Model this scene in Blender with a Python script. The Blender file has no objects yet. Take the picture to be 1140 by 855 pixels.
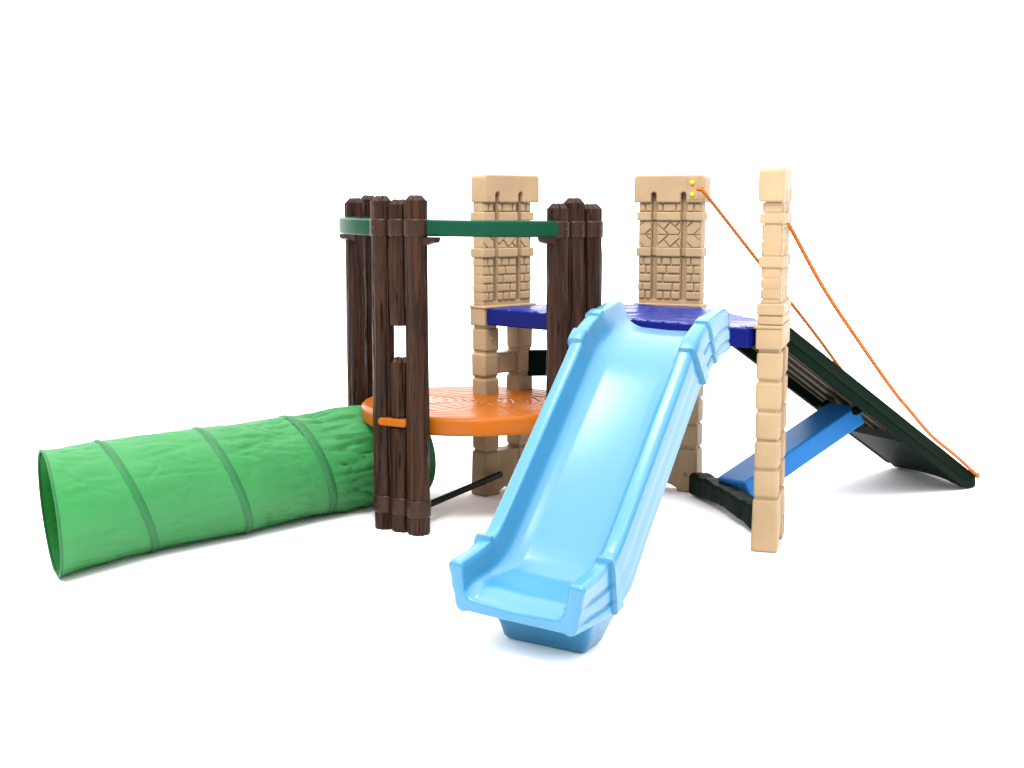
import bpy, bmesh, math, random
from mathutils import Vector, Matrix, noise
from math import sin, cos, pi, radians as R

random.seed(4)
S = bpy.context.scene
C = S.collection

# ------------------------------------------------------------------ camera
cd = bpy.data.cameras.new("camera")
cam = bpy.data.objects.new("camera", cd)
C.objects.link(cam)
cam.location = (0, 0, 1.35)
cam.rotation_euler = (R(90 - 7.72), 0, 0)
cd.sensor_width = 36
cd.lens = 1450 / 1140 * 36
cd.clip_end = 200
S.camera = cam

# ------------------------------------------------------------------ light
S.view_settings.view_transform = 'Standard'
S.view_settings.look = 'None'
S.view_settings.exposure = 0
S.view_settings.gamma = 1
W = bpy.data.worlds.new("World")
S.world = W
W.use_nodes = True


def world_nodes():
    """A white studio: white backdrop beyond the toy, a bright overhead, a dim room low behind the camera."""
    nt = W.node_tree
    nt.nodes.clear()
    N, L = nt.nodes.new, nt.links.new
    tc = N('ShaderNodeTexCoord')
    sp = N('ShaderNodeSeparateXYZ')
    L(tc.outputs['Generated'], sp.inputs[0])
    top = N('ShaderNodeValToRGB')            # brightness by height
    mz = N('ShaderNodeMapRange')
    mz.inputs['From Min'].default_value = -1
    mz.inputs['From Max'].default_value = 1
    L(sp.outputs['Z'], mz.inputs['Value'])
    L(mz.outputs[0], top.inputs[0])
    e = top.color_ramp.elements
    e[0].position, e[0].color = 0.0, (.015, .015, .015, 1)
    e[1].position, e[1].color = 1.0, (1, 1, 1, 1)
    for p, v in ((.42, .02), (.52, .16), (.70, .34), (.86, .8)):
        q = e.new(p)
        q.color = (v, v, v, 1)
    sc = N('ShaderNodeMath')
    sc.operation = 'MULTIPLY'
    sc.inputs[1].default_value = 4.9
    L(top.outputs['Color'], sc.inputs[0])
    # the white backdrop stands beyond the toy (+Y), down to 33 degrees below the horizon
    by = N('ShaderNodeMapRange')
    by.interpolation_type = 'SMOOTHSTEP'
    by.inputs['From Min'].default_value = .25
    by.inputs['From Max'].default_value = .55
    L(sp.outputs['Y'], by.inputs['Value'])
    bz = N('ShaderNodeMapRange')
    bz.interpolation_type = 'SMOOTHSTEP'
    bz.inputs['From Min'].default_value = -.62
    bz.inputs['From Max'].default_value = -.5
    L(sp.outputs['Z'], bz.inputs['Value'])
    mu = N('ShaderNodeMath')
    mu.operation = 'MULTIPLY'
    L(by.outputs[0], mu.inputs[0])
    L(bz.outputs[0], mu.inputs[1])
    m2 = N('ShaderNodeMath')
    m2.operation = 'MULTIPLY'
    m2.inputs[1].default_value = 3.4
    L(mu.outputs[0], m2.inputs[0])
    mx = N('ShaderNodeMath')
    mx.operation = 'MAXIMUM'
    L(m2.outputs[0], mx.inputs[0])
    L(sc.outputs[0], mx.inputs[1])
    bg = N('ShaderNodeBackground')
    bg.inputs['Color'].default_value = (1, 1, 1, 1)
    L(mx.outputs[0], bg.inputs['Strength'])
    out = N('ShaderNodeOutputWorld')
    L(bg.outputs[0], out.inputs['Surface'])


world_nodes()


def area(name, loc, target, size, power, col=(1, 1, 1)):
    ld = bpy.data.lights.new(name, 'AREA')
    ld.energy, ld.color = power, col
    ld.shape = 'RECTANGLE'
    ld.size, ld.size_y = size
    o = bpy.data.objects.new(name, ld)
    C.objects.link(o)
    o.location = loc
    o.rotation_euler = (Vector(target) - Vector(loc)).to_track_quat('-Z', 'Y').to_euler()
    return o


area("softbox", (-.4, 2.2, 5.4), (.3, 5.0, .5), (2.4, 1.8), 400, (1, .98, .95))
area("slide_highlight_light", (-1.25, 5.3, 5.2), (.36, 4.55, .7), (.45, .65), 36)  # added area light, no real fixture; puts the highlight on the slide's slope


# ------------------------------------------------------------------ materials
def mat(name, col, rough=.5, var=.0, vscale=40., bump=0., bscale=30., spec=.5, speck=0., sss=0.):
    """Moulded plastic: base colour with a slow mottling, fine specks and a fine skin bump."""
    m = bpy.data.materials.new(name)
    m.use_nodes = True
    nt = m.node_tree
    N, L = nt.nodes.new, nt.links.new
    b = nt.nodes['Principled BSDF']
    b.inputs['Roughness'].default_value = rough
    b.inputs['Specular IOR Level'].default_value = spec
    tc = N('ShaderNodeTexCoord')
    n1 = N('ShaderNodeTexNoise')
    n1.inputs['Scale'].default_value = vscale
    n1.inputs['Detail'].default_value = 4
    L(tc.outputs['Object'], n1.inputs['Vector'])
    mr = N('ShaderNodeMapRange')
    mr.inputs['To Min'].default_value = 1 - var
    mr.inputs['To Max'].default_value = 1 + var
    mr.inputs['From Min'].default_value = .3
    mr.inputs['From Max'].default_value = .7
    L(n1.outputs['Fac'], mr.inputs['Value'])
    fac = mr.outputs[0]
    if speck:
        n3 = N('ShaderNodeTexNoise')
        n3.inputs['Scale'].default_value = 420
        n3.inputs['Detail'].default_value = 1
        L(tc.outputs['Object'], n3.inputs['Vector'])
        m3 = N('ShaderNodeMapRange')
        m3.inputs['From Min'].default_value = .3
        m3.inputs['From Max'].default_value = .7
        m3.inputs['To Min'].default_value = 1 - speck
        m3.inputs['To Max'].default_value = 1 + speck
        L(n3.outputs['Fac'], m3.inputs['Value'])
        mm = N('ShaderNodeMath')
        mm.operation = 'MULTIPLY'
        L(fac, mm.inputs[0])
        L(m3.outputs[0], mm.inputs[1])
        fac = mm.outputs[0]
    vm = N('ShaderNodeVectorMath')
    vm.operation = 'SCALE'
    vm.inputs[0].default_value = col
    L(fac, vm.inputs['Scale'])
    L(vm.outputs[0], b.inputs['Base Color'])
    if bump:
        n2 = N('ShaderNodeTexNoise')
        n2.inputs['Scale'].default_value = bscale
        n2.inputs['Detail'].default_value = 3
        L(tc.outputs['Object'], n2.inputs['Vector'])
        bp = N('ShaderNodeBump')
        bp.inputs['Strength'].default_value = bump
        bp.inputs['Distance'].default_value = .004
        L(n2.outputs['Fac'], bp.inputs['Height'])
        L(bp.outputs[0], b.inputs['Normal'])
    if sss:
        b.inputs['Subsurface Weight'].default_value = sss
        b.inputs['Subsurface Radius'].default_value = (.02, .02, .02)
    return m


def grain_mat(name, c0, c1, rough, scale, stretch, bump, dist=4., bdist=.004, spec=.5):
    """Moulded wood grain: streaks that run along one axis and swirl a little."""
    m = bpy.data.materials.new(name)
    m.use_nodes = True
    nt = m.node_tree
    N, L = nt.nodes.new, nt.links.new
    b = nt.nodes['Principled BSDF']
    b.inputs['Roughness'].default_value = rough
    b.inputs['Specular IOR Level'].default_value = spec
    tc = N('ShaderNodeTexCoord')
    mp = N('ShaderNodeMapping')
    mp.inputs['Scale'].default_value = stretch
    L(tc.outputs['Object'], mp.inputs['Vector'])
    n1 = N('ShaderNodeTexNoise')
    n1.inputs['Scale'].default_value = scale
    n1.inputs['Detail'].default_value = 5
    n1.inputs['Distortion'].default_value = dist
    L(mp.outputs[0], n1.inputs['Vector'])
    cr = N('ShaderNodeValToRGB')
    e = cr.color_ramp.elements
    e[0].position, e[0].color = .35, (*c0, 1)
    e[1].position, e[1].color = .68, (*c1, 1)
    L(n1.outputs['Fac'], cr.inputs[0])
    L(cr.outputs[0], b.inputs['Base Color'])
    bp = N('ShaderNodeBump')
    bp.inputs['Strength'].default_value = bump
    bp.inputs['Distance'].default_value = bdist
    L(n1.outputs['Fac'], bp.inputs['Height'])
    L(bp.outputs[0], b.inputs['Normal'])
    return m


def fabric_mat(name, col):
    m = mat(name, col, .5, .05, 6, .10, 30, .3)
    nt = m.node_tree
    N, L = nt.nodes.new, nt.links.new
    b = nt.nodes['Principled BSDF']
    out = nt.nodes['Material Output']
    tr = N('ShaderNodeBsdfTranslucent')
    tr.inputs['Color'].default_value = (col[0] * .8, min(1, col[1] * 1.5), col[2], 1)
    mx = N('ShaderNodeMixShader')
    mx.inputs[0].default_value = .38
    L(b.outputs[0], mx.inputs[1])
    L(tr.outputs[0], mx.inputs[2])
    L(mx.outputs[0], out.inputs['Surface'])
    return m


M = dict(
    tan=mat("tan_plastic", (.285, .196, .112), .5, .08, 9, .14, 160, .14, .10),
    log=grain_mat("brown_log_plastic", (.0085, .0028, .0012), (.032, .0118, .0050), .36, 3.2, (6, 6, .5), .9, 1.6, .009, .12),
    band=mat("brown_band_plastic", (.021, .0072, .0042), .30, .14, 30, .15, 60, .16),
    sky=mat("light_blue_plastic", (.026, .140, .255), .21, .03, 5, .03, 60, .42),
    navy=mat("navy_plastic", (.0022, .0050, .090), .36, .06, 12, .03, 60, .06),
    navy_top=mat("navy_board_plastic", (.003, .016, .150), .20, .1, 30, .1, 60, .30),
    orange=mat("orange_plastic", (.255, .066, .0045), .30, .04, 8, .05, 50, .11),
    ramp=mat("dark_green_plastic", (.0012, .0066, .0030), .5, .1, 12, .06, 60, .02),
    rail=mat("green_rail_plastic", (.0010, .035, .016), .40, .05, 20, .05, 60, .09),
    blue=mat("mid_blue_plastic", (.017, .145, .42), .42, .03, 8, .04, 60, .12),
    fabric=fabric_mat("green_nylon", (.038, .228, .066)),
    seam=fabric_mat("green_seam_tape", (.024, .155, .050)),
    rope=mat("orange_rope_fibre", (.36, .095, .016), .7, .35, 160, .3, 300, .08),
    yellow=mat("yellow_plastic", (.42, .34, .008), .35, spec=.25),
    black=mat("black_tube", (.003, .0045, .0035), .5, spec=.05),
    steel=mat("bolt_metal", (.14, .11, .10), .35, spec=.4),
    rib_reflection=mat("tan_reflection_plastic", (.050, .031, .014), .45, .1, 20, .1, 60, .05),  # tan stands in for reflections on the green ramp's underside
)


M['sweep'] = mat("white_sweep_paper", (.9, .9, .9), .9, spec=.1)


# ------------------------------------------------------------------ mesh helpers
def add(bm, tmp, mx=None):
    me = bpy.data.meshes.new("tmp")
    tmp.to_mesh(me)
    tmp.free()
    if mx is not None:
        me.transform(mx)
    bm.from_mesh(me)
    bpy.data.meshes.remove(me)


def box(bm, lo, hi, bev=.006, seg=3, mx=None, jit=0):
    t = bmesh.new()
    bmesh.ops.create_cube(t, size=1)
    sx, sy, sz = (hi[i] - lo[i] for i in range(3))
    for v in t.verts:
        v.co = Vector(((v.co.x + .5) * sx + lo[0], (v.co.y + .5) * sy + lo[1], (v.co.z + .5) * sz + lo[2]))
        if jit:
            v.co += Vector([random.uniform(-jit, jit) for _ in range(3)])
    bev = min(bev, .45 * min(sx, sy, sz))
    if bev > 0:
        bmesh.ops.bevel(t, geom=t.edges[:], offset=bev, segments=seg, profile=.6, affect='EDGES', clamp_overlap=True)
    add(bm, t, mx)


def prism(bm, pts, d0, d1, bev=.004, seg=2, mx=None, frame='xz', allbev=True):
    """A 2-D outline extruded from depth d0 to d1; frame xz extrudes along y, xy along z."""
    t = bmesh.new()
    mk = (lambda p, d: Vector((p[0], d, p[1]))) if frame == 'xz' else (lambda p, d: Vector((p[0], p[1], d)))
    a = [t.verts.new(mk(p, d0)) for p in pts]
    b = [t.verts.new(mk(p, d1)) for p in pts]
    n = len(pts)
    t.faces.new(a)
    t.faces.new(list(reversed(b)))
    for i in range(n):
        j = (i + 1) % n
        t.faces.new((a[j], a[i], b[i], b[j]))
    bmesh.ops.recalc_face_normals(t, faces=t.faces[:])
    if bev:
        if allbev:
            ge = [e for e in t.edges if e.calc_face_angle(0) > .6]
        else:
            ge = [e for e in t.edges if abs(e.verts[0].co.z - e.verts[1].co.z) < 1e-6 and e.calc_face_angle(0) > .6]
        bmesh.ops.bevel(t, geom=ge, offset=bev, segments=seg, profile=.6, affect='EDGES', clamp_overlap=True)
    add(bm, t, mx)


def clip(poly, x0, z0, x1, z1):
    """Clips a convex polygon to a rectangle."""
    for ax, v, sg in ((0, x0, 1), (0, x1, -1), (1, z0, 1), (1, z1, -1)):
        out = []
        for i, p in enumerate(poly):
            q = poly[(i + 1) % len(poly)]
            dp, dq = (p[ax] - v) * sg, (q[ax] - v) * sg
            if dp >= 0:
                out.append(p)
            if dp * dq < 0:
                k = dp / (dp - dq)
                out.append((p[0] + (q[0] - p[0]) * k, p[1] + (q[1] - p[1]) * k))
        poly = out
        if len(poly) < 3:
            return []
    return poly


def area2(p):
    return abs(sum(p[i][0] * p[(i + 1) % len(p)][1] - p[(i + 1) % len(p)][0] * p[i][1] for i in range(len(p)))) / 2


def loft(bm, rings, caps=True, closed=True):
    """Joins rings of equally many points into a skin."""
    vs = [[bm.verts.new(p) for p in r] for r in rings]
    n = len(rings[0])
    for a, b in zip(vs, vs[1:]):
        for i in range(n if closed else n - 1):
            j = (i + 1) % n
            bm.faces.new((a[i], a[j], b[j], b[i]))
    if caps:
        bm.faces.new(list(reversed(vs[0])))
        bm.faces.new(vs[-1])
    return vs


def tube(bm, pts, r, n=10, twist=0., strands=0, caps=True):
    pts = [Vector(p) for p in pts]
    rings = []
    dist = 0
    up = Vector((0, 0, 1))
    for i, p in enumerate(pts):
        if i:
            dist += (p - pts[i - 1]).length
        d = (pts[min(i + 1, len(pts) - 1)] - pts[max(i - 1, 0)]).normalized()
        u = d.cross(up)
        if u.length < 1e-4:
            u = d.cross(Vector((0, 1, 0)))
        u.normalize()
        v = u.cross(d)
        rr = r(i / (len(pts) - 1)) if callable(r) else r
        ring = []
        for k in range(n):
            a = 2 * pi * k / n
            q = rr * (1 + (.13 * cos(strands * (a - twist * dist)) if strands else 0))
            ring.append(p + q * (cos(a) * u + sin(a) * v))
        rings.append(ring)
    loft(bm, rings, caps)


def obj(name, bm, m, parent=None, sharp=38, wn=True, label=None):
    bmesh.ops.recalc_face_normals(bm, faces=bm.faces[:])
    me = bpy.data.meshes.new(name)
    bm.to_mesh(me)
    bm.free()
    me.materials.append(M[m] if isinstance(m, str) else m)
    me.shade_smooth()
    if sharp:
        me.set_sharp_from_angle(angle=R(sharp))
    o = bpy.data.objects.new(name, me)
    C.objects.link(o)
    if parent:
        o.parent = parent
    if wn:
        w = o.modifiers.new("normals", 'WEIGHTED_NORMAL')
        w.keep_sharp = True
    if label:
        o['label'] = label
    return o


def thing(name, label, cat, loc=(0, 0, 0), group=None):
    o = bpy.data.objects.new(name, None)
    C.objects.link(o)
    o.empty_display_size = .1
    o.location = loc
    o['label'], o['category'] = label, cat
    if group:
        o['group'] = group
    return o


def inv(parent, o):
    """Parents a part made in world coordinates under a thing that stands at its own place."""
    o.parent = parent
    o.matrix_parent_inverse = Matrix.Translation(-Vector(parent.location))
    return o


# ------------------------------------------------------------------ setting
gb = bmesh.new()
box(gb, (-80, -80, -.4), (80, 80, 0), 0)
obj("ground", gb, 'sweep', wn=False)['kind'] = 'structure'

# ------------------------------------------------------------------ castle wall panel
PW, PT = .31, .095


def panel_bm():
    bm = bmesh.new()
    box(bm, (-.150, -.010, .885), (.150, .036, 1.44), .004)                     # back slab
    cols = ((-.152, -.089), (-.063, .056), (.082, .152))
    for x0, x1 in cols:
        box(bm, (x0 + .001, -.030, .89), (x1 - .001, -.005, 1.40), .003)        # mortar plane
    box(bm, (-.152, -.031, .885), (.152, -.004, .918), .004)                    # below the slots
    rnd = random.Random(11)

    def bricks(x0, x1, z0, z1, y0, y1, cuts):
        xs = [x0] + [x0 + (x1 - x0) * c for c in cuts] + [x1]
        for a, b in zip(xs, xs[1:]):
            j = rnd.uniform(-.001, .001)
            box(bm, (a + .003, y0, z0 + .003), (b - .003, y1 + j, z1 - .003), .006, 3)
    for side in (-1, 1):
        def yy(a, b):
            return (min(side * a, side * b), max(side * a, side * b))
        ya, yb = yy(.022, .039)
        cc = cols if side < 0 else ((-.152, -.05), (-.05, .052), (.052, .152))
        for ci, (x0, x1) in enumerate(cc):
            wide = x1 - x0 > .09
            bricks(x0, x1, 1.329, 1.371, ya, yb, (.24, .78) if wide else (.5,))
            for k in range(5):
                z0 = .918 + k * .0402
                if wide:
                    cuts = ((.3, .62), (.68,), (.28,), (.42,), (.22, .6))[k]
                else:
                    cuts = ((.55,), (.35,), (), (.6,), (.4,))[(k + ci) % 5]
                bricks(x0, x1, z0, z0 + .0402, ya, yb, cuts)
            # slanting courses that meet in a point
            zc = (1.163 + 1.285) / 2
            flip = 1 if ci != 1 else -1
            for up in (1, -1):
                for k in range(-6, 8):
                    ang = R(42) * up * flip
                    u = Vector((cos(ang), sin(ang)))
                    v = Vector((-sin(ang), cos(ang)))
                    c = Vector(((x0 + x1) / 2, zc)) + v * (k * .048 + .024 * up)
                    for sg in (-1, 0, 1):
                        h = .034 if wide else .06
                        cc2 = c + u * (sg * 2 * h + (k % 2) * h)
                        q = [cc2 + u * s * (h - .003) + v * t * .0212 for s, t in ((-1, -1), (1, -1), (1, 1), (-1, 1))]
                        lo, hi = (zc + .002, 1.283) if up > 0 else (1.165, zc - .002)
                        pl = clip([tuple(p) for p in q], x0 + .003, lo, x1 - .003, hi)
                        if len(pl) > 2 and area2(pl) > 6e-5:
                            prism(bm, pl, ya, yb, .003, 2)
    for zl, zh in ((1.289, 1.329), (1.121, 1.163)):                             # the two string courses
        for x0, x1 in ((-.160, -.089), (-.063, .056), (.082, .160)):
            box(bm, (x0, -.048, zl), (x1, .046, zh), .006)
        for x0, x1 in ((-.092, -.060), (.053, .085)):
            box(bm, (x0, -.020, zl + .002), (x1, .044, zh - .002), .004)
    for sx in (-1, 1):                                                          # rough brick ends on both edges
        a, b = sorted((sx * .120, sx * .1525))
        box(bm, (a, -.032, .90), (b, .033, 1.37), .005, 2)
        z = .918
        for k, h in enumerate((.04, .04, .04, .04, .04)):
            a, b = sorted((sx * .130, sx * (.1545 + rnd.uniform(-.001, .0015))))
            box(bm, (a, -.034, z + .0025), (b, .035, z + h - .0025), .005, 2)
            z += h + .0005
        for z0, z1 in ((1.166, 1.286), (1.332, 1.369)):
            a, b = sorted((sx * .130, sx * .154))
            box(bm, (a, -.034, z0), (b, .035, z1), .005, 2)
    return bm


def cap_bm(off):
    bm = bmesh.new()
    w = .174
    o = [(off - w, 1.372), (-.089, 1.372)]
    for xc in (-.076, .069):
        if xc > 0:
            o.append((xc - .013, 1.372))
        for k in range(7):
            a = pi - pi * k / 6
            o.append((xc + .013 * cos(a), 1.408 + .012 * sin(a)))
        o.append((xc + .013, 1.372))
    o += [(off + w, 1.372), (off + w, 1.488), (off + w - .014, 1.500), (off - w + .014, 1.500), (off - w, 1.488)]
    prism(bm, o, -.054, .044, .010, 3)
    return bm


def block_leg_bm(xc):
    bm = bmesh.new()
    box(bm, (xc - .038, -.040, .10), (xc + .038, .040, .84), .004)
    zs = (.215, .332, .447, .562, .680, .797)
    rnd = random.Random(5)
    for a, b in zip(zs, zs[1:]):
        j = [rnd.uniform(-.002, .002) for _ in range(2)]
        box(bm, (xc - .046 + j[0], -.0475, a + .004), (xc + .046 + j[1], .0475, b - .004), .014, 3, jit=.0015)
    t = bmesh.new()
    bmesh.ops.create_cube(t, size=1)                                            # the splayed bottom block
    for v in t.verts:
        k = 1.07 if v.co.z < 0 else 1
        v.co = Vector((v.co.x * .094 * k, v.co.y * .097 * k, (v.co.z + .5) * .211))
    bmesh.ops.bevel(t, geom=t.edges[:], offset=.011, segments=3, profile=.6, affect='EDGES')
    add(bm, t, Matrix.Translation((xc, 0, 0)))
    return bm


def arch_bm():
    bm = bmesh.new()
    o = [(-.075, .208), (-.075, .012)]
    for k in range(9):
        a = k / 8
        o.append((-.06 + .12 * a, .012 + .022 * sin(pi * a)))
    o += [(.075, .012), (.075, .208)]
    prism(bm, o, -.044, .044, .006)
    return bm


def wall_panel(parent, corner, alpha, sx, label, off=0):
    """corner: where the inner-face edge at local x = sx * PW/2 meets the ground; alpha: which way the inner face looks."""
    rot = Matrix.Rotation(R(alpha), 4, 'Z')
    c = Vector((corner[0], corner[1], 0)) - rot @ Vector((sx * PW / 2, -PT / 2, 0))
    p = obj("wall_panel", panel_bm(), 'tan', None, label=label)
    p.parent = parent
    p.matrix_basis = Matrix.Translation(c - Vector(parent.location)) @ rot
    obj("cap", cap_bm(off), 'tan', p)
    for x in (-.109, .109):
        obj("leg", block_leg_bm(x), 'tan', p)
    b = bmesh.new()
    box(b, (-.070, -.030, .575), (.070, .030, .672), .008)
    obj("crossbar", b, 'tan', p)
    obj("foot_beam", arch_bm(), 'tan', p)
    b = bmesh.new()
    box(b, (-.162, -.052, .805), (.162, .050, .888), .008)                      # the block the deck rests against
    box(b, (-.166, -.060, .886), (.166, .052, .899), .005)
    obj("base_block", b, 'tan', p)
    return p


def castle():
    t = thing("castle_tower", "tan stone-look plastic castle tower with a dark blue deck on block legs", "play tower", (.40, 5.7, 0))
    pa = wall_panel(t, (-.126, 6.000), 43, -1, "tan castle wall nearest the log fort", .017)
    pb = wall_panel(t, (.876, 6.085), -25, 1, "tan castle wall with yellow bolts and rope slot")
    pc = wall_panel(t, (.948, 5.020), -107, 1, "tan castle wall seen edge on")
    # C shows stepped courses on its end
    b = bmesh.new()
    box(b, (-.164, -.050, .938), (.164, .052, .982), .007)
    box(b, (-.160, -.047, .900), (.160, .049, .936), .007)
    obj("stepped_course", b, 'tan', pc)
    # rope fixing on B
    b = bmesh.new()
    box(b, (.090, -.0575, 1.385), (.140, -.045, 1.490), .003)
    obj("rope_plate", b, 'tan', pb)
    for z in (1.408, 1.463):
        b = bmesh.new()
        bmesh.ops.create_uvsphere(b, u_segments=20, v_segments=12, radius=.0125)
        for v in b.verts:
            v.co = Vector((v.co.x + .114, v.co.y * .7 - .060, v.co.z + z))
        obj("bolt", b, 'yellow', pb, sharp=0, wn=False)
    b = bmesh.new()
    box(b, (.143, -.0555, 1.424), (.166, -.045, 1.442), .002)
    obj("rope_slot", b, 'black', pb)
    for p, xs in ((pa, -.109),):                                                # small bolt under A's deck corner
        b = bmesh.new()
        bmesh.ops.create_cone(b, cap_ends=True, segments=16, radius1=.011, radius2=.009, depth=.008,
                              matrix=Matrix.Translation((xs, -.050, .745)) @ Matrix.Rotation(R(90), 4, 'X'))
        obj("bolt", b, 'tan', p)
    b = bmesh.new()
    for px_ in (.02,):
        bmesh.ops.create_cone(b, cap_ends=True, segments=16, radius1=.013, radius2=.010, depth=.008,
                              matrix=Matrix.Translation((.10, -.052, .085)) @ Matrix.Rotation(R(90), 4, 'X'))
    obj("bolt", b, 'steel', pb)
    # deck
    poly = [(-.119, 5.990), (.107, 6.200), (.600, 6.205), (.876, 6.075), (1.040, 5.310), (.950, 5.045), (.905, 5.000)]
    b = bmesh.new()
    prism(b, poly, .812, .886, .008, 3, frame='xy', allbev=True)
    inv(t, obj("deck", b, 'navy'))
    b = bmesh.new()                                                             # moulded wavy boards on the deck's top
    cx = sum(p[0] for p in poly) / len(poly)
    cy = sum(p[1] for p in poly) / len(poly)
    b.faces.new([b.verts.new((cx + (x - cx) * .985, cy + (y - cy) * .985, .8865)) for x, y in poly])
    for ax_, lo, hi in ((0, -.14, 1.06), (1, 4.98, 6.24)):
        k = lo
        while k < hi:
            no = [0, 0, 0]
            no[ax_] = 1
            co = [0, 0, 0]
            co[ax_] = k
            bmesh.ops.bisect_plane(b, geom=b.verts[:] + b.edges[:] + b.faces[:], plane_co=co, plane_no=no)
            k += .014 if ax_ == 0 else .009
    for v in b.verts:
        if not v.is_boundary:
            x, y = v.co.x, v.co.y
            w = y + .035 * noise.noise(Vector((x * 2.6, y * 2.6, 1))) + .012 * noise.noise(Vector((x * 9, y * 9, 4)))
            q = (w / .052) % 1
            v.co.z += .007 * (1 - abs(2 * q - 1)) + .006 * noise.noise(Vector((x * 5, y * 26, 2)))
    inv(t, obj("deck_boards", b, 'navy_top', wn=False, sharp=0))
    # ladder rungs on the back opening
    a0, a1 = Vector((.085, 6.215, 0)), Vector((.64, 6.265, 0))
    lad = thing_part = bmesh.new()
    u = (a1 - a0).normalized()
    mx = Matrix.Translation(a0) @ Matrix.Rotation(math.atan2(u.y, u.x), 4, 'Z')
    Lg = (a1 - a0).length
    for z0, z1 in ((.548, .672), (.36, .462)):
        box(lad, (-.01, -.025, z0), (Lg + .01, .025, z1), .008, mx=mx)
    inv(t, obj("back_rungs", lad, 'ramp'))
    b.free()
    # low beam between B and C
    b = bmesh.new()
    a0, a1 = Vector((.885, 6.045, 0)), Vector((1.066, 5.225, 0))
    u = (a1 - a0).normalized()
    L_ = (a1 - a0).length
    mx = Matrix.Translation(a0) @ Matrix.Rotation(math.atan2(u.y, u.x), 4, 'Z')
    rings = []
    rnd = random.Random(3)
    for k in range(25):
        s = k / 24
        bot = .010 + .028 * sin(pi * min(1, max(0, (s - .12) / .76))) ** .7
        tp = .112 + rnd.uniform(-.007, .007)
        w = .050 + rnd.uniform(-.004, .004)
        q = [(-w, bot + .006), (-w + .006, bot), (w - .006, bot), (w, bot + .006), (w, tp - .016), (w - .014, tp), (-w + .014, tp), (-w, tp - .016)]
        rings.append([mx @ Vector((s * L_, y, z)) for y, z in q])
    loft(b, rings)
    inv(t, obj("base_beam", b, 'ramp'))
    return t


castle()


# ------------------------------------------------------------------ log fort
FC = Vector((-.175, 5.83, 0))          # centre of the round platform
LR = .556


def log_bm(xc, yc, z0, z1, r, seed, flat_bottom=True, cut_top=True):
    bm = bmesh.new()
    rnd = random.Random(seed)
    ph = [rnd.uniform(0, 6.28) for _ in range(6)]
    n = 72
    nz = max(4, int((z1 - z0) / .014))

    def rad(a, z):
        g = .026 * sin(11 * a + ph[0] + 1.6 * sin(3.1 * z + ph[1])) + .018 * sin(17 * a + ph[2] + 2.2 * sin(4.7 * z + ph[3]))
        g += .03 * noise.noise(Vector((cos(a) * 1.4 + seed, sin(a) * 1.4, z * 2.2)))
        wz = z + .25 * noise.noise(Vector((cos(a) * .9 + seed, sin(a) * .9, z * 1.3)))
        for fq, am, k in ((2.1, .075, 0), (3.6, .045, 20)):
            c = noise.noise(Vector((cos(a) * fq + seed * 1.7, sin(a) * fq + k, wz * 1.5 + k)))
            e = max(0, 1 - abs(c) * 8)
            g -= am * e * e * (3 - 2 * e)
        return r * (1 + g)
    rings = []
    stops = [(z0, .93), (z0 + .004, .985)] + [(z0 + .01 + (z1 - .02 - z0 - .01) * k / nz, 1) for k in range(nz + 1)]
    if cut_top:
        stops += [(z1 - .030, 1), (z1 - .024, .95), (z1 - .004, .60), (z1, .45)]
    else:
        stops += [(z1 - .012, .99), (z1 - .004, .96), (z1, .86)]
    for z, k in stops:
        ring = []
        for i in range(n):
            a = 2 * pi * i / n
            rr = rad(a, z) * k * (1 + (.05 * sin(5 * a + ph[4]) if k < 1 and z > z0 + .02 else 0))
            dz = 0
            if cut_top and k < 1 and z > z0 + .02:
                dz = .005 * sin(11 * a + ph[0]) * (1 if k > .8 else .5)
            ring.append(Vector((xc + rr * cos(a), yc + rr * sin(a), z + dz)))
        rings.append(ring)
    loft(bm, rings)
    return bm


def band_bm(xs, z0, z1):
    bm = bmesh.new()
    for x, y, r in xs:
        rings = []
        for z, k in ((z0, 1.03), (z0 + .003, 1.09), (z0 + .008, 1.11), (z1 - .008, 1.11), (z1 - .003, 1.09), (z1, 1.03)):
            rings.append([Vector((x + r * k * cos(2 * pi * i / 36), y + r * k * sin(2 * pi * i / 36), z)) for i in range(36)])
        loft(bm, rings)
    return bm


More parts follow.
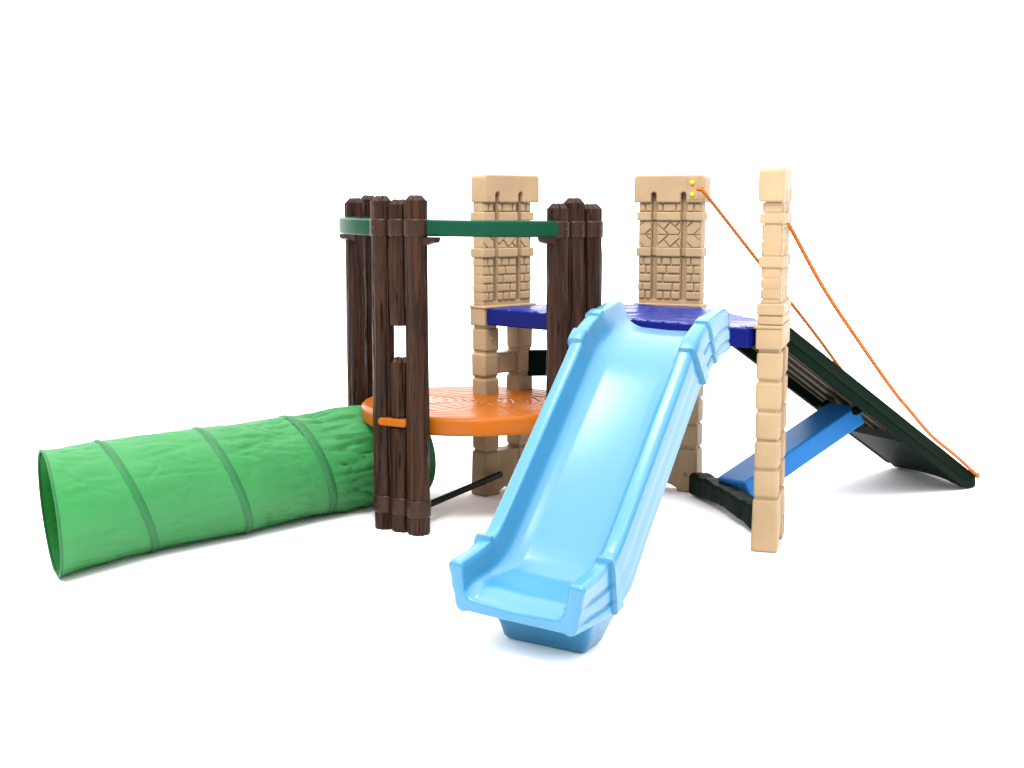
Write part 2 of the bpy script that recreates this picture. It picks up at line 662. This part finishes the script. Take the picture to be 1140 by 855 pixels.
def log_panel(parent, pos, alpha, heights, seed, label, gap=False, zs=1., brackets=()):
    """Three logs side by side; alpha: which way the outer face looks."""
    xs = ((-.0925, .006, .0455), (-.001, .004, .0445), (.0905, -.006, .0465))
    root = None
    p = bpy.data.objects.new("log_wall", None)
    # the wall is its left log's mesh with the others beneath it
    bpy.data.objects.remove(p)
    rot = Matrix.Rotation(R(alpha), 4, 'Z')
    band = obj("log_wall", band_bm(xs, 1.234 * zs, 1.304 * zs), 'band', None, label=label)
    band.parent = parent
    band.matrix_basis = Matrix.Translation(Vector((pos[0], pos[1], 0)) - Vector(parent.location)) @ rot
    for i, (x, y, r) in enumerate(xs):
        h = heights[i]
        if gap and i == 1:
            bm = log_bm(x, y, .868, h, r, seed + 1)
            add2 = log_bm(x, y, .487, .735, r, seed + 7)
            add3 = log_bm(x, y, .0, .444, r, seed + 9, cut_top=False)
            for q in (add2, add3):
                add(bm, q)
        else:
            bm = log_bm(x, y, 0, h, r, seed + i)
        obj("log", bm, 'log', band, sharp=50, wn=False)
    obj("lower_band", band_bm(xs, .075, .146), 'band', band)
    for z in (1.268 * zs, .110):
        for i, (x, y, r) in enumerate(xs):
            b = bmesh.new()
            bmesh.ops.create_uvsphere(b, u_segments=14, v_segments=8, radius=.0068)
            for v in b.verts:
                v.co = Vector((v.co.x + x, v.co.y * .8 + y - r * 1.115, v.co.z + z))
            obj("bolt", b, 'band', band, sharp=0, wn=False)
    for sx in brackets:
        b = bmesh.new()
        o = [(sx * .10, 1.232), (sx * .100, 1.196), (sx * .140, 1.196), (sx * .190, 1.210), (sx * .196, 1.232)]
        prism(b, o, -.022, .022, .006)
        obj("rail_bracket", b, 'band', band)
    return band


def arc_rail(a0, a1, r0, r1, z0, z1, bulge=0, n=40):
    bm = bmesh.new()
    rings = []
    w = .022
    h = .0335
    for k in range(n + 1):
        s = k / n
        a = R(a0 + (a1 - a0) * s)
        r = r0 + (r1 - r0) * s + bulge * sin(pi * s)
        zc = z0 + (z1 - z0) * s
        d = Vector((cos(a), sin(a), 0))
        ring = []
        for i in range(24):                                                     # rounded box section
            t = 2 * pi * i / 24
            cx = math.copysign(abs(cos(t)) ** .38, cos(t)) * w
            cz = math.copysign(abs(sin(t)) ** .30, sin(t)) * h
            ring.append(FC + d * (r + cx) + Vector((0, 0, zc + cz)))
        rings.append(ring)
    loft(bm, rings)
    return bm


def platform_bm():
    bm = bmesh.new()
    r = .505
    prof = [(r - .030, .406), (r - .008, .4065), (r - .002, .412), (r, .420), (r, .462), (r - .003, .473), (r - .010, .481), (r - .020, .4845)]
    nr = 110
    prof += [(max(.004, (r - .020) * (1 - k / nr)), .485) for k in range(1, nr + 1)]
    n = 200
    rings = []
    for rr, z in prof:
        ring = []
        for i in range(n):
            a = 2 * pi * i / n
            d = 0
            if z > .4847 and rr < r - .03:
                wob = rr + .050 * noise.noise(Vector((cos(a) * 1.5, sin(a) * 1.5, rr * 3))) + .012 * noise.noise(Vector((cos(a) * rr * 9, sin(a) * rr * 9, 8))) + .010 * sin(2 * a + 1)
                q = (wob / .044) % 1.0
                d = -.0055 * max(0, 1 - abs(q - .5) / .22) * (.6 + .8 * abs(noise.noise(Vector((cos(a) * 3, sin(a) * 3, rr * 8)))))
                d += .0015 * noise.noise(Vector((cos(a) * rr * 14, sin(a) * rr * 14, 3)))
                for ca, wd in ((R(-58), .010), (R(20), .010), (R(140), .012), (R(-150), .010)):
                    da = (a - ca + pi) % (2 * pi) - pi
                    if rr > .12 and abs(da) * rr < wd:
                        d -= .005 * (1 - abs(da) * rr / wd)
            ring.append(FC + Vector((rr * cos(a), rr * sin(a), z + d)))
        rings.append(ring)
    vs = loft(bm, rings, caps=True)
    return bm


def fort():
    t = thing("log_fort", "dark brown log-look fort with round orange platform and green top rail", "play fort", FC)
    l1 = Vector((-.462, 5.357, 0))
    log_panel(t, l1, -32, (1.396, 1.382, 1.398), 20, "brown log wall with a gap in its middle log", True, 1, (1,))
    log_panel(t, Vector((.262, 5.480, 0)), 42, (1.366, 1.388, 1.364), 40, "brown log wall behind the slide", False, .992, (-1,))
    log_panel(t, Vector((-.672, 6.110, 0)), 241, (1.40, 1.405, 1.392), 60, "brown log wall behind the tunnel", False, 1.0, (1, -1))
    b = platform_bm()
    inv(t, obj("platform", b, 'orange', sharp=50, wn=False))
    # tab of the platform that pokes through the log wall
    b = bmesh.new()
    o = []
    for k in range(9):
        a = R(90 + 180 * k / 8)
        o.append((-.072 + .016 * cos(a), .466 + .016 * sin(a)))
    for k in range(9):
        a = R(-90 + 180 * k / 8)
        o.append((.040 + .016 * cos(a), .466 + .016 * sin(a)))
    prism(b, o, -.047, .0, .006, 3, mx=Matrix.Translation(l1) @ Matrix.Rotation(R(-32), 4, 'Z'))
    inv(t, obj("platform_tab", b, 'orange'))
    inv(t, obj("top_rail", arc_rail(-110, -50, .553, .560, 1.268, 1.262, .012), 'rail', wn=False))
    inv(t, obj("top_rail", arc_rail(-135, -205.5, .560, .566, 1.268, 1.276, .004), 'rail', wn=False))
    # black tube from the castle foot to the front log wall
    b = bmesh.new()
    tube(b, [(-.055, 6.02, .105), (-.40, 5.385, .085)], .015, 16)
    inv(t, obj("brace_tube", b, 'black', wn=False))
    return t


fort()


# ------------------------------------------------------------------ slide
def interp(tab, s):
    if s <= tab[0][0]:
        return tab[0][1]
    for (a, va), (b, vb) in zip(tab, tab[1:]):
        if s <= b:
            k = (s - a) / (b - a)
            return va + (vb - va) * k
    return tab[-1][1]


SL0 = Vector((.100, 3.940, 0))
SLD = Vector((sin(R(27)), cos(R(27)), 0))
SLW = Vector((cos(R(33)), -sin(R(33)), -.022))


def round_poly(pts, rads, n=4):
    """Rounds the corners of an open polyline."""
    out = []
    for i, p in enumerate(pts):
        p = Vector(p)
        if i in (0, len(pts) - 1) or rads[i] == 0:
            out += [p] * (1)
            continue
        a, b = Vector(pts[i - 1]), Vector(pts[i + 1])
        r = rads[i]
        r = min(r, .48 * (a - p).length, .48 * (b - p).length)
        p0, p1 = p + (a - p).normalized() * r, p + (b - p).normalized() * r
        for k in range(n + 1):
            t = k / n
            out.append((1 - t) ** 2 * p0 + 2 * t * (1 - t) * p + t * t * p1)
    return out


def slide_section(h, grow, grooves, ht, drop, flare, flat, boxy, roll, inset=0):
    """Half section from the bed's middle outwards and round to the underside."""
    wo = .243 + grow - inset
    h -= inset
    roll += inset
    drop -= inset
    pts = [(0, -.004 - roll), (.125 + .03 * boxy, -roll * .9), (.168 + .012 * boxy, .022 - .012 * boxy - roll * .5), (.186 + inset, h - .016), (.192 + inset, h + grow * .9), (wo - .010, h + grow * .9), (wo, h - .012)]
    rads = [0, .05, .03, .02, .010, .010, .010]
    g = grooves
    span = h + drop
    zz = h - .012
    for f in (.36, .70):
        zc = h - .012 - f * span
        fo = flare * f
        pts += [(wo + fo, zc + .009), (wo + fo - g, zc), (wo + fo, zc - .009)]
        rads += [.004, .004, .004]
    fl = -drop * flat - .035 * (1 - flat)
    pts += [(wo + flare, -drop), (wo - .018 + flare, -drop - .006), (wo - .034 + flare, fl if flat > .5 else -drop + .012), (.15, fl), (0, fl)]
    rads += [.014 + roll, .006, .004, .02, 0]
    return round_poly(pts, rads)


def slide():
    t = thing("slide", "glossy light blue plastic slide hooked on the castle deck", "slide", SL0)
    bed = [(-.205, .188), (-.17, .190), (-.13, .192), (-.05, .195), (.02, .203), (.08, .226), (.14, .270), (.20, .320),
           (.72, .762), (.78, .808), (.84, .842), (.90, .866), (.97, .884), (1.05, .893), (1.12, .895)]
    # smooth the profile
    ss = [-.205 + (1.12 + .205) * k / 400 for k in range(401)]
    zz = [interp(bed, s) for s in ss]
    for _ in range(40):
        zz = [zz[0]] + [(zz[i - 1] + 2 * zz[i] + zz[i + 1]) / 4 for i in range(1, len(zz) - 1)] + [zz[-1]]
    prof = list(zip(ss, zz))
    collars = ((-.004, .030), (.752, .788), (.880, .915))
    stations = set()
    s = -.200
    while s < 1.085:
        stations.add(round(s, 4))
        s += .006 if s < -.1 else .012
    for a, b in collars:
        for v in (a - .004, a, a + .003, b - .003, b, b + .004):
            stations.add(round(v, 4))
    rings = []
    stations.discard(-.2)
    nose = [(-.200 - .012 * sin(R(q)), .012 * (1 - cos(R(q)))) for q in (84, 68, 50, 32, 15, 0)]
    insets = {round(q, 5): d for q, d in nose}
    st = sorted(list(stations) + list(insets))
    for i, s in enumerate(st):
        z = interp(prof, s)
        dz = (interp(prof, s + .012) - interp(prof, s - .012)) / .024
        if s < -.06:
            dz *= max(0, (s + .14) / .08)
        if s < -.14:
            dz = 0
        th = math.atan(dz)
        nn = SLD * (-sin(th)) + Vector((0, 0, cos(th)))
        grow = 0
        for a, b in collars:
            if a - .001 <= s <= b + .001:
                grow = .014
        if .788 < s < .880:
            grow = max(grow, .006)
        if s > .915:
            grow = max(grow, .008)
        gro = .007 * max(0, min(1, (s + .2) / .06)) if s < -.004 else (.006 if s > .788 else 0)
        h = interp([(-.2, .086), (-.1, .090), (0, .100), (.1, .098), (.7, .098), (.78, .106), (.90, .094), (.97, .088), (1.06, .092), (1.08, .084)], s)
        drop = interp([(-.2, .066), (-.1, .062), (.03, .062), (.12, .060), (.2, .05), (.7, .05), (.8, .055), (1.0, .055)], s)
        half = slide_section(h, grow, gro, h, drop, interp([(-.2, -.034), (-.15, -.020), (-.02, .002), (.1, .012), (1.1, .006)], s), interp([(.08, 1), (.2, 0)], s), interp([(-.05, 1), (.08, 0)], s), .026 * max(0, (-.115 - max(s, -.2)) / .085) ** 2, insets.get(s, 0))
        k = 1
        if i == len(st) - 1:
            k = .97
        c = SL0 + SLD * s + Vector((0, 0, z))
        if k < 1:
            half = [Vector((p.x * (.985 + .015 * (k - .965) / .035), (p.y - .02) * k + .02)) for p in half]
        ring = [c + SLW * p.x + nn * p.y for p in half]
        ring += [c - SLW * p.x + nn * p.y for p in reversed(half[1:-1])]
        rings.append(ring)
    b = bmesh.new()
    loft(b, rings)
    inv(t, obj("chute", b, 'sky', sharp=42, wn=False))
    # the foot under the run-out
    b = bmesh.new()
    rings = []
    for z, s0, s1, hw in ((.160, -.090, .200, .205), (.05, -.048, .115, .165), (.012, -.044, .095, .150), (.001, -.034, .085, .138)):
        o = [(-hw, s0), (hw, s0), (hw, s1), (-hw, s1)]
        ring = []
        for i, p in enumerate(o):
            pv, nx = Vector(o[i - 1]), Vector(o[(i + 1) % 4])
            q = Vector(p)
            for kk in range(5):
                f = kk / 4
                p0, p1 = q + (pv - q).normalized() * .022, q + (nx - q).normalized() * .022
                v = (1 - f) ** 2 * p0 + 2 * f * (1 - f) * q + f * f * p1
                ring.append(SL0 + SLW * (v.x + .018) + SLD * v.y + Vector((0, 0, z - (SLW.z * v.x))))
        rings.append(ring)
    loft(b, rings)
    inv(t, obj("foot", b, 'sky', sharp=42, wn=False))
    return t


slide()


# ------------------------------------------------------------------ climbing ramp
def ramp():
    S0 = Vector((1.050, 5.300, .935))
    E0 = Vector((2.250, 6.205, .062))
    Wd = Vector((-.155, .585, -.030))
    t = thing("climbing_ramp", "dark green climbing ramp propped on a blue strut beside the castle", "ramp", (1.65, 6.0, 0))
    ax = (E0 - S0)

    def pt(s, w, dz):
        return S0 + ax * s + Wd * w + Vector((0, 0, dz))
    for w0, w1, nm in ((0, .055, 'side_board'), (.945, 1, 'side_board')):
        b = bmesh.new()
        rings = []
        for k in range(31):
            s = (.10 if w0 else 0) + k / 30 * (.90 if w0 else 1)
            lo = -.105
            zz = pt(s, 0, 0).z
            lo = max(lo, .004 - zz + (.045 if w0 else 0))
            o = [(w0 + .008, 0), (w1 - .008, 0), (w1, -.008), (w1, lo + .006), (w1 - .008, lo), (w0 + .008, lo), (w0 - .004, lo + .004),
                 (w0 - .004, lo * .60), (w0 - .014, lo * .56), (w0 - .004, lo * .50), (w0 + .002, -.010)]
            rings.append([pt(s, a, z) for a, z in o])
        loft(b, rings)
        inv(t, obj(nm, b, 'ramp', wn=False))
    b = bmesh.new()                                                             # the climbing surface
    rings = []
    for k in range(41):
        s = .05 + .95 * k / 40
        step = .010 * (1 if (s * 9) % 1 < .5 else 0)
        lo = -.055
        lo = max(lo, .05 - pt(s, 0, 0).z)
        rings.append([pt(s, .05, -.02 + step), pt(s, .95, -.02 + step), pt(s, .95, lo), pt(s, .05, lo)])
    loft(b, rings)
    inv(t, obj("surface", b, 'ramp', wn=False, sharp=20))
    for w in (.17, .33, .50, .67, .83):                                    # ribs under the surface, with the tan reflection put into their colour
        b = bmesh.new()
        rings = []
        for k in range(21):
            s = .02 + .70 * k / 20
            rings.append([pt(s, w - .014, -.05), pt(s, w + .014, -.05), pt(s, w + .013, -.062), pt(s, w + .008, -.067), pt(s, w - .008, -.067), pt(s, w - .013, -.062)])
        loft(b, rings)
        inv(t, obj("rib", b, 'rib_reflection', wn=False))
    b = bmesh.new()                                                             # the boxed-in lower end
    n = 20
    grid = []
    for i in range(25):
        q = .64 + .35 * i / 24
        row = []
        for k in range(n + 1):
            w = .045 + .915 * k / n
            p = pt(q, w, -.100)
            arch = .030 * sin(pi * k / n) * max(0, (q - .86) / .13)
            p.z = max(p.z, .004) + arch
            row.append(p)
        grid.append([pt(q, .96, -.03), pt(q, .045, -.03)] + row)
    loft(b, grid)
    inv(t, obj("end_board", b, 'ramp', wn=False, sharp=30))
    # blue strut
    a0, a1 = Vector((1.015, 5.748, .105)), Vector((1.572, 6.045, .398))
    d = (a1 - a0)
    Lg = d.length
    d.normalize()
    side = Vector((-.30, .95, 0))
    side = (side - d * side.dot(d)).normalized()
    up = d.cross(side).normalized()
    if up.z < 0:
        up = -up
    mx = Matrix((d, side, up)).transposed().to_4x4()
    mx.translation = a0
    b = bmesh.new()
    box(b, (-.02, -.105, -.050), (Lg, .105, .046), .012, 3, mx=mx)
    inv(t, obj("strut", b, 'blue'))
    for y0 in (-.135, .100):
        b = bmesh.new()
        box(b, (Lg - .05, y0, .018), (Lg + .04, y0 + .032, .052), .008, 3, mx=mx)
        inv(t, obj("strut_bracket", b, 'ramp'))
    return S0, E0, Wd


S0, E0, Wd = ramp()


# ------------------------------------------------------------------ ropes
def rope(name, pts, label, knot=None, rr=.0082):
    b = bmesh.new()
    P = [Vector(p) for p in pts]
    out = []
    for i in range(len(P) - 1):                                                 # Catmull-Rom
        p0, p1, p2, p3 = P[max(i - 1, 0)], P[i], P[i + 1], P[min(i + 2, len(P) - 1)]
        n = max(4, int((p2 - p1).length / .006))
        for k in range(n):
            t = k / n
            out.append(.5 * ((2 * p1) + (p2 - p0) * t + (2 * p0 - 5 * p1 + 4 * p2 - p3) * t * t + (3 * p1 - p0 - 3 * p2 + p3) * t ** 3))
    out.append(P[-1])
    tube(b, out, rr, 9, 90., 3)
    if knot is not None:
        t = bmesh.new()
        bmesh.ops.create_icosphere(t, subdivisions=3, radius=.014)
        for v in t.verts:
            v.co *= 1 + .25 * noise.noise(v.co * 90)
        add(b, t, Matrix.Translation(knot))
    o = obj(name, b, 'rope', sharp=0, wn=False)
    o['label'], o['category'], o['group'] = label, "rope", "orange ropes beside the ramp"
    return o


rope("rope", [(.848, 6.040, 1.432), (.868, 6.030, 1.430), (.905, 6.045, 1.392), (1.20, 6.24, 1.065), (1.50, 6.42, .73), (1.78, 6.61, .40), (2.04, 6.78, .105)],
     "orange rope tied at the yellow bolts, passing behind the edge-on castle wall", None)
rope("rope", [(1.075, 5.185, 1.305), (1.091, 5.201, 1.294), (1.283, 5.367, 1.021), (1.481, 5.537, .784), (1.688, 5.716, .549), (1.799, 5.812, .439),
              (1.939, 5.932, .305), (2.106, 6.076, .182), (2.241, 6.193, .075)],
     "longer orange rope sagging from the edge-on castle wall to the ramp foot", (2.258, 6.205, .062))


# ------------------------------------------------------------------ tunnel
def tunnel():
    t = thing("play_tunnel", "bright green fabric crawl tunnel with wire hoops leading into the log fort", "tunnel", (-1.2, 5.2, 0))
    yaw = R(48)
    ax = Vector((cos(yaw), sin(yaw), 0))
    # centre, radius, yaw of the hoop, lean along the axis
    keys = [(0, Vector((-1.699, 4.671, .236)), .236, R(27), -.07),
            (.40, Vector((-1.515, 4.985, .230)), .232, R(33), -.42),
            (.84, Vector((-1.205, 5.280, .230)), .232, R(32), -.42),
            (1.28, Vector((-.912, 5.615, .228)), .228, R(35), -.39),
            (1.74, Vector((-.500, 5.960, .240)), .226, R(42), -.15)]

    def frame(s):
        for (a, ca, ra, ya, la), (b, cb, rb, yb, lb) in zip(keys, keys[1:]):
            if s <= b + 1e-6:
                k = (s - a) / (b - a)
                kk = k * k * (3 - 2 * k) if a == 0 else k
                return ca.lerp(cb, k), ra + (rb - ra) * k, ya + (yb - ya) * kk, la + (lb - la) * kk
    hoops = [0, .40, .84, 1.28, 1.74]

    def point(s, a, extra=0, wr=1.):
        c, r, y, ln = frame(s)
        lat = Vector((sin(y), -cos(y), 0))
        up = Vector((0, 0, 1)) + ax * ln
        dh = min(abs(s - h) for h in hoops)
        slack = min(1, dh / .09)
        loose = 1 + 2.2 * max(0, min(1, (s - 1.16) / .2))
        d = -.0015 * slack
        b0 = (a + pi / 2) % (2 * pi)                                            # seam of the cloth lies underneath
        q = Vector((s * 3 + .8 * b0, cos(a) * .9, sin(a) * .9))
        d += slack * wr * (.006 * loose * noise.noise(q * 1.6) + .0012 * loose * noise.noise(Vector((s * 9 + b0 * 1.2, b0 * 3.2 - s * 2, 3))))
        patch = .6 + 1.5 * max(0, noise.noise(Vector((s * 2.4, cos(a) * 1.3, sin(a) * 1.3 + 9)))) + .5 * (loose - 1)
        for fs, fa, am, kk in ((2.2, 2.6, .0065, 1), (4.5, 3.8, .0050, 7), (5.5, 6.5, .0032, 13)):
            wv = .5 * noise.noise(Vector((s * 3, b0 * 1.1, kk + 40)))
            cr = noise.noise(Vector((s * fs - b0 * .5 + wv, b0 * fa + s * fs * .55 + wv, kk)))
            e = max(0, 1 - abs(cr) * 5)
            d -= slack * wr * am * patch * e * e * (3 - 2 * e)
        rr = r + d + extra
        p = c + lat * (rr * cos(a)) + up * (rr * sin(a))
        if p.z < .004:
            p.z = .004
        return p
    n, m = 200, 320
    b = bmesh.new()
    loft(b, [[point(1.74 * k / m, 2 * pi * i / n) for i in range(n)] for k in range(m + 1)], caps=False)
    sk = obj("fabric_tube", b, 'fabric', sharp=0, wn=False)
    so = sk.modifiers.new("thickness", 'SOLIDIFY')
    so.thickness = .003
    so.offset = -1
    inv(t, sk)
    for h in hoops:
        b = bmesh.new()
        w = .019 if h else .012
        rings = []
        for k, (ds, ex) in enumerate(((-w, .000), (-w * .55, .0012), (-w * .3, .0042), (w * .3, .0042), (w * .55, .0012), (w, .0), (w, -.005), (-w, -.005))):
            s = min(max(h + ds, 0), 1.74)
            rings.append([point(s, 2 * pi * i / 120, ex + .0006, 0) for i in range(120)])
        loft(b, rings + [rings[0]], caps=False)
        inv(t, obj("hoop", b, 'seam', sharp=0, wn=False))
    return t


tunnel()
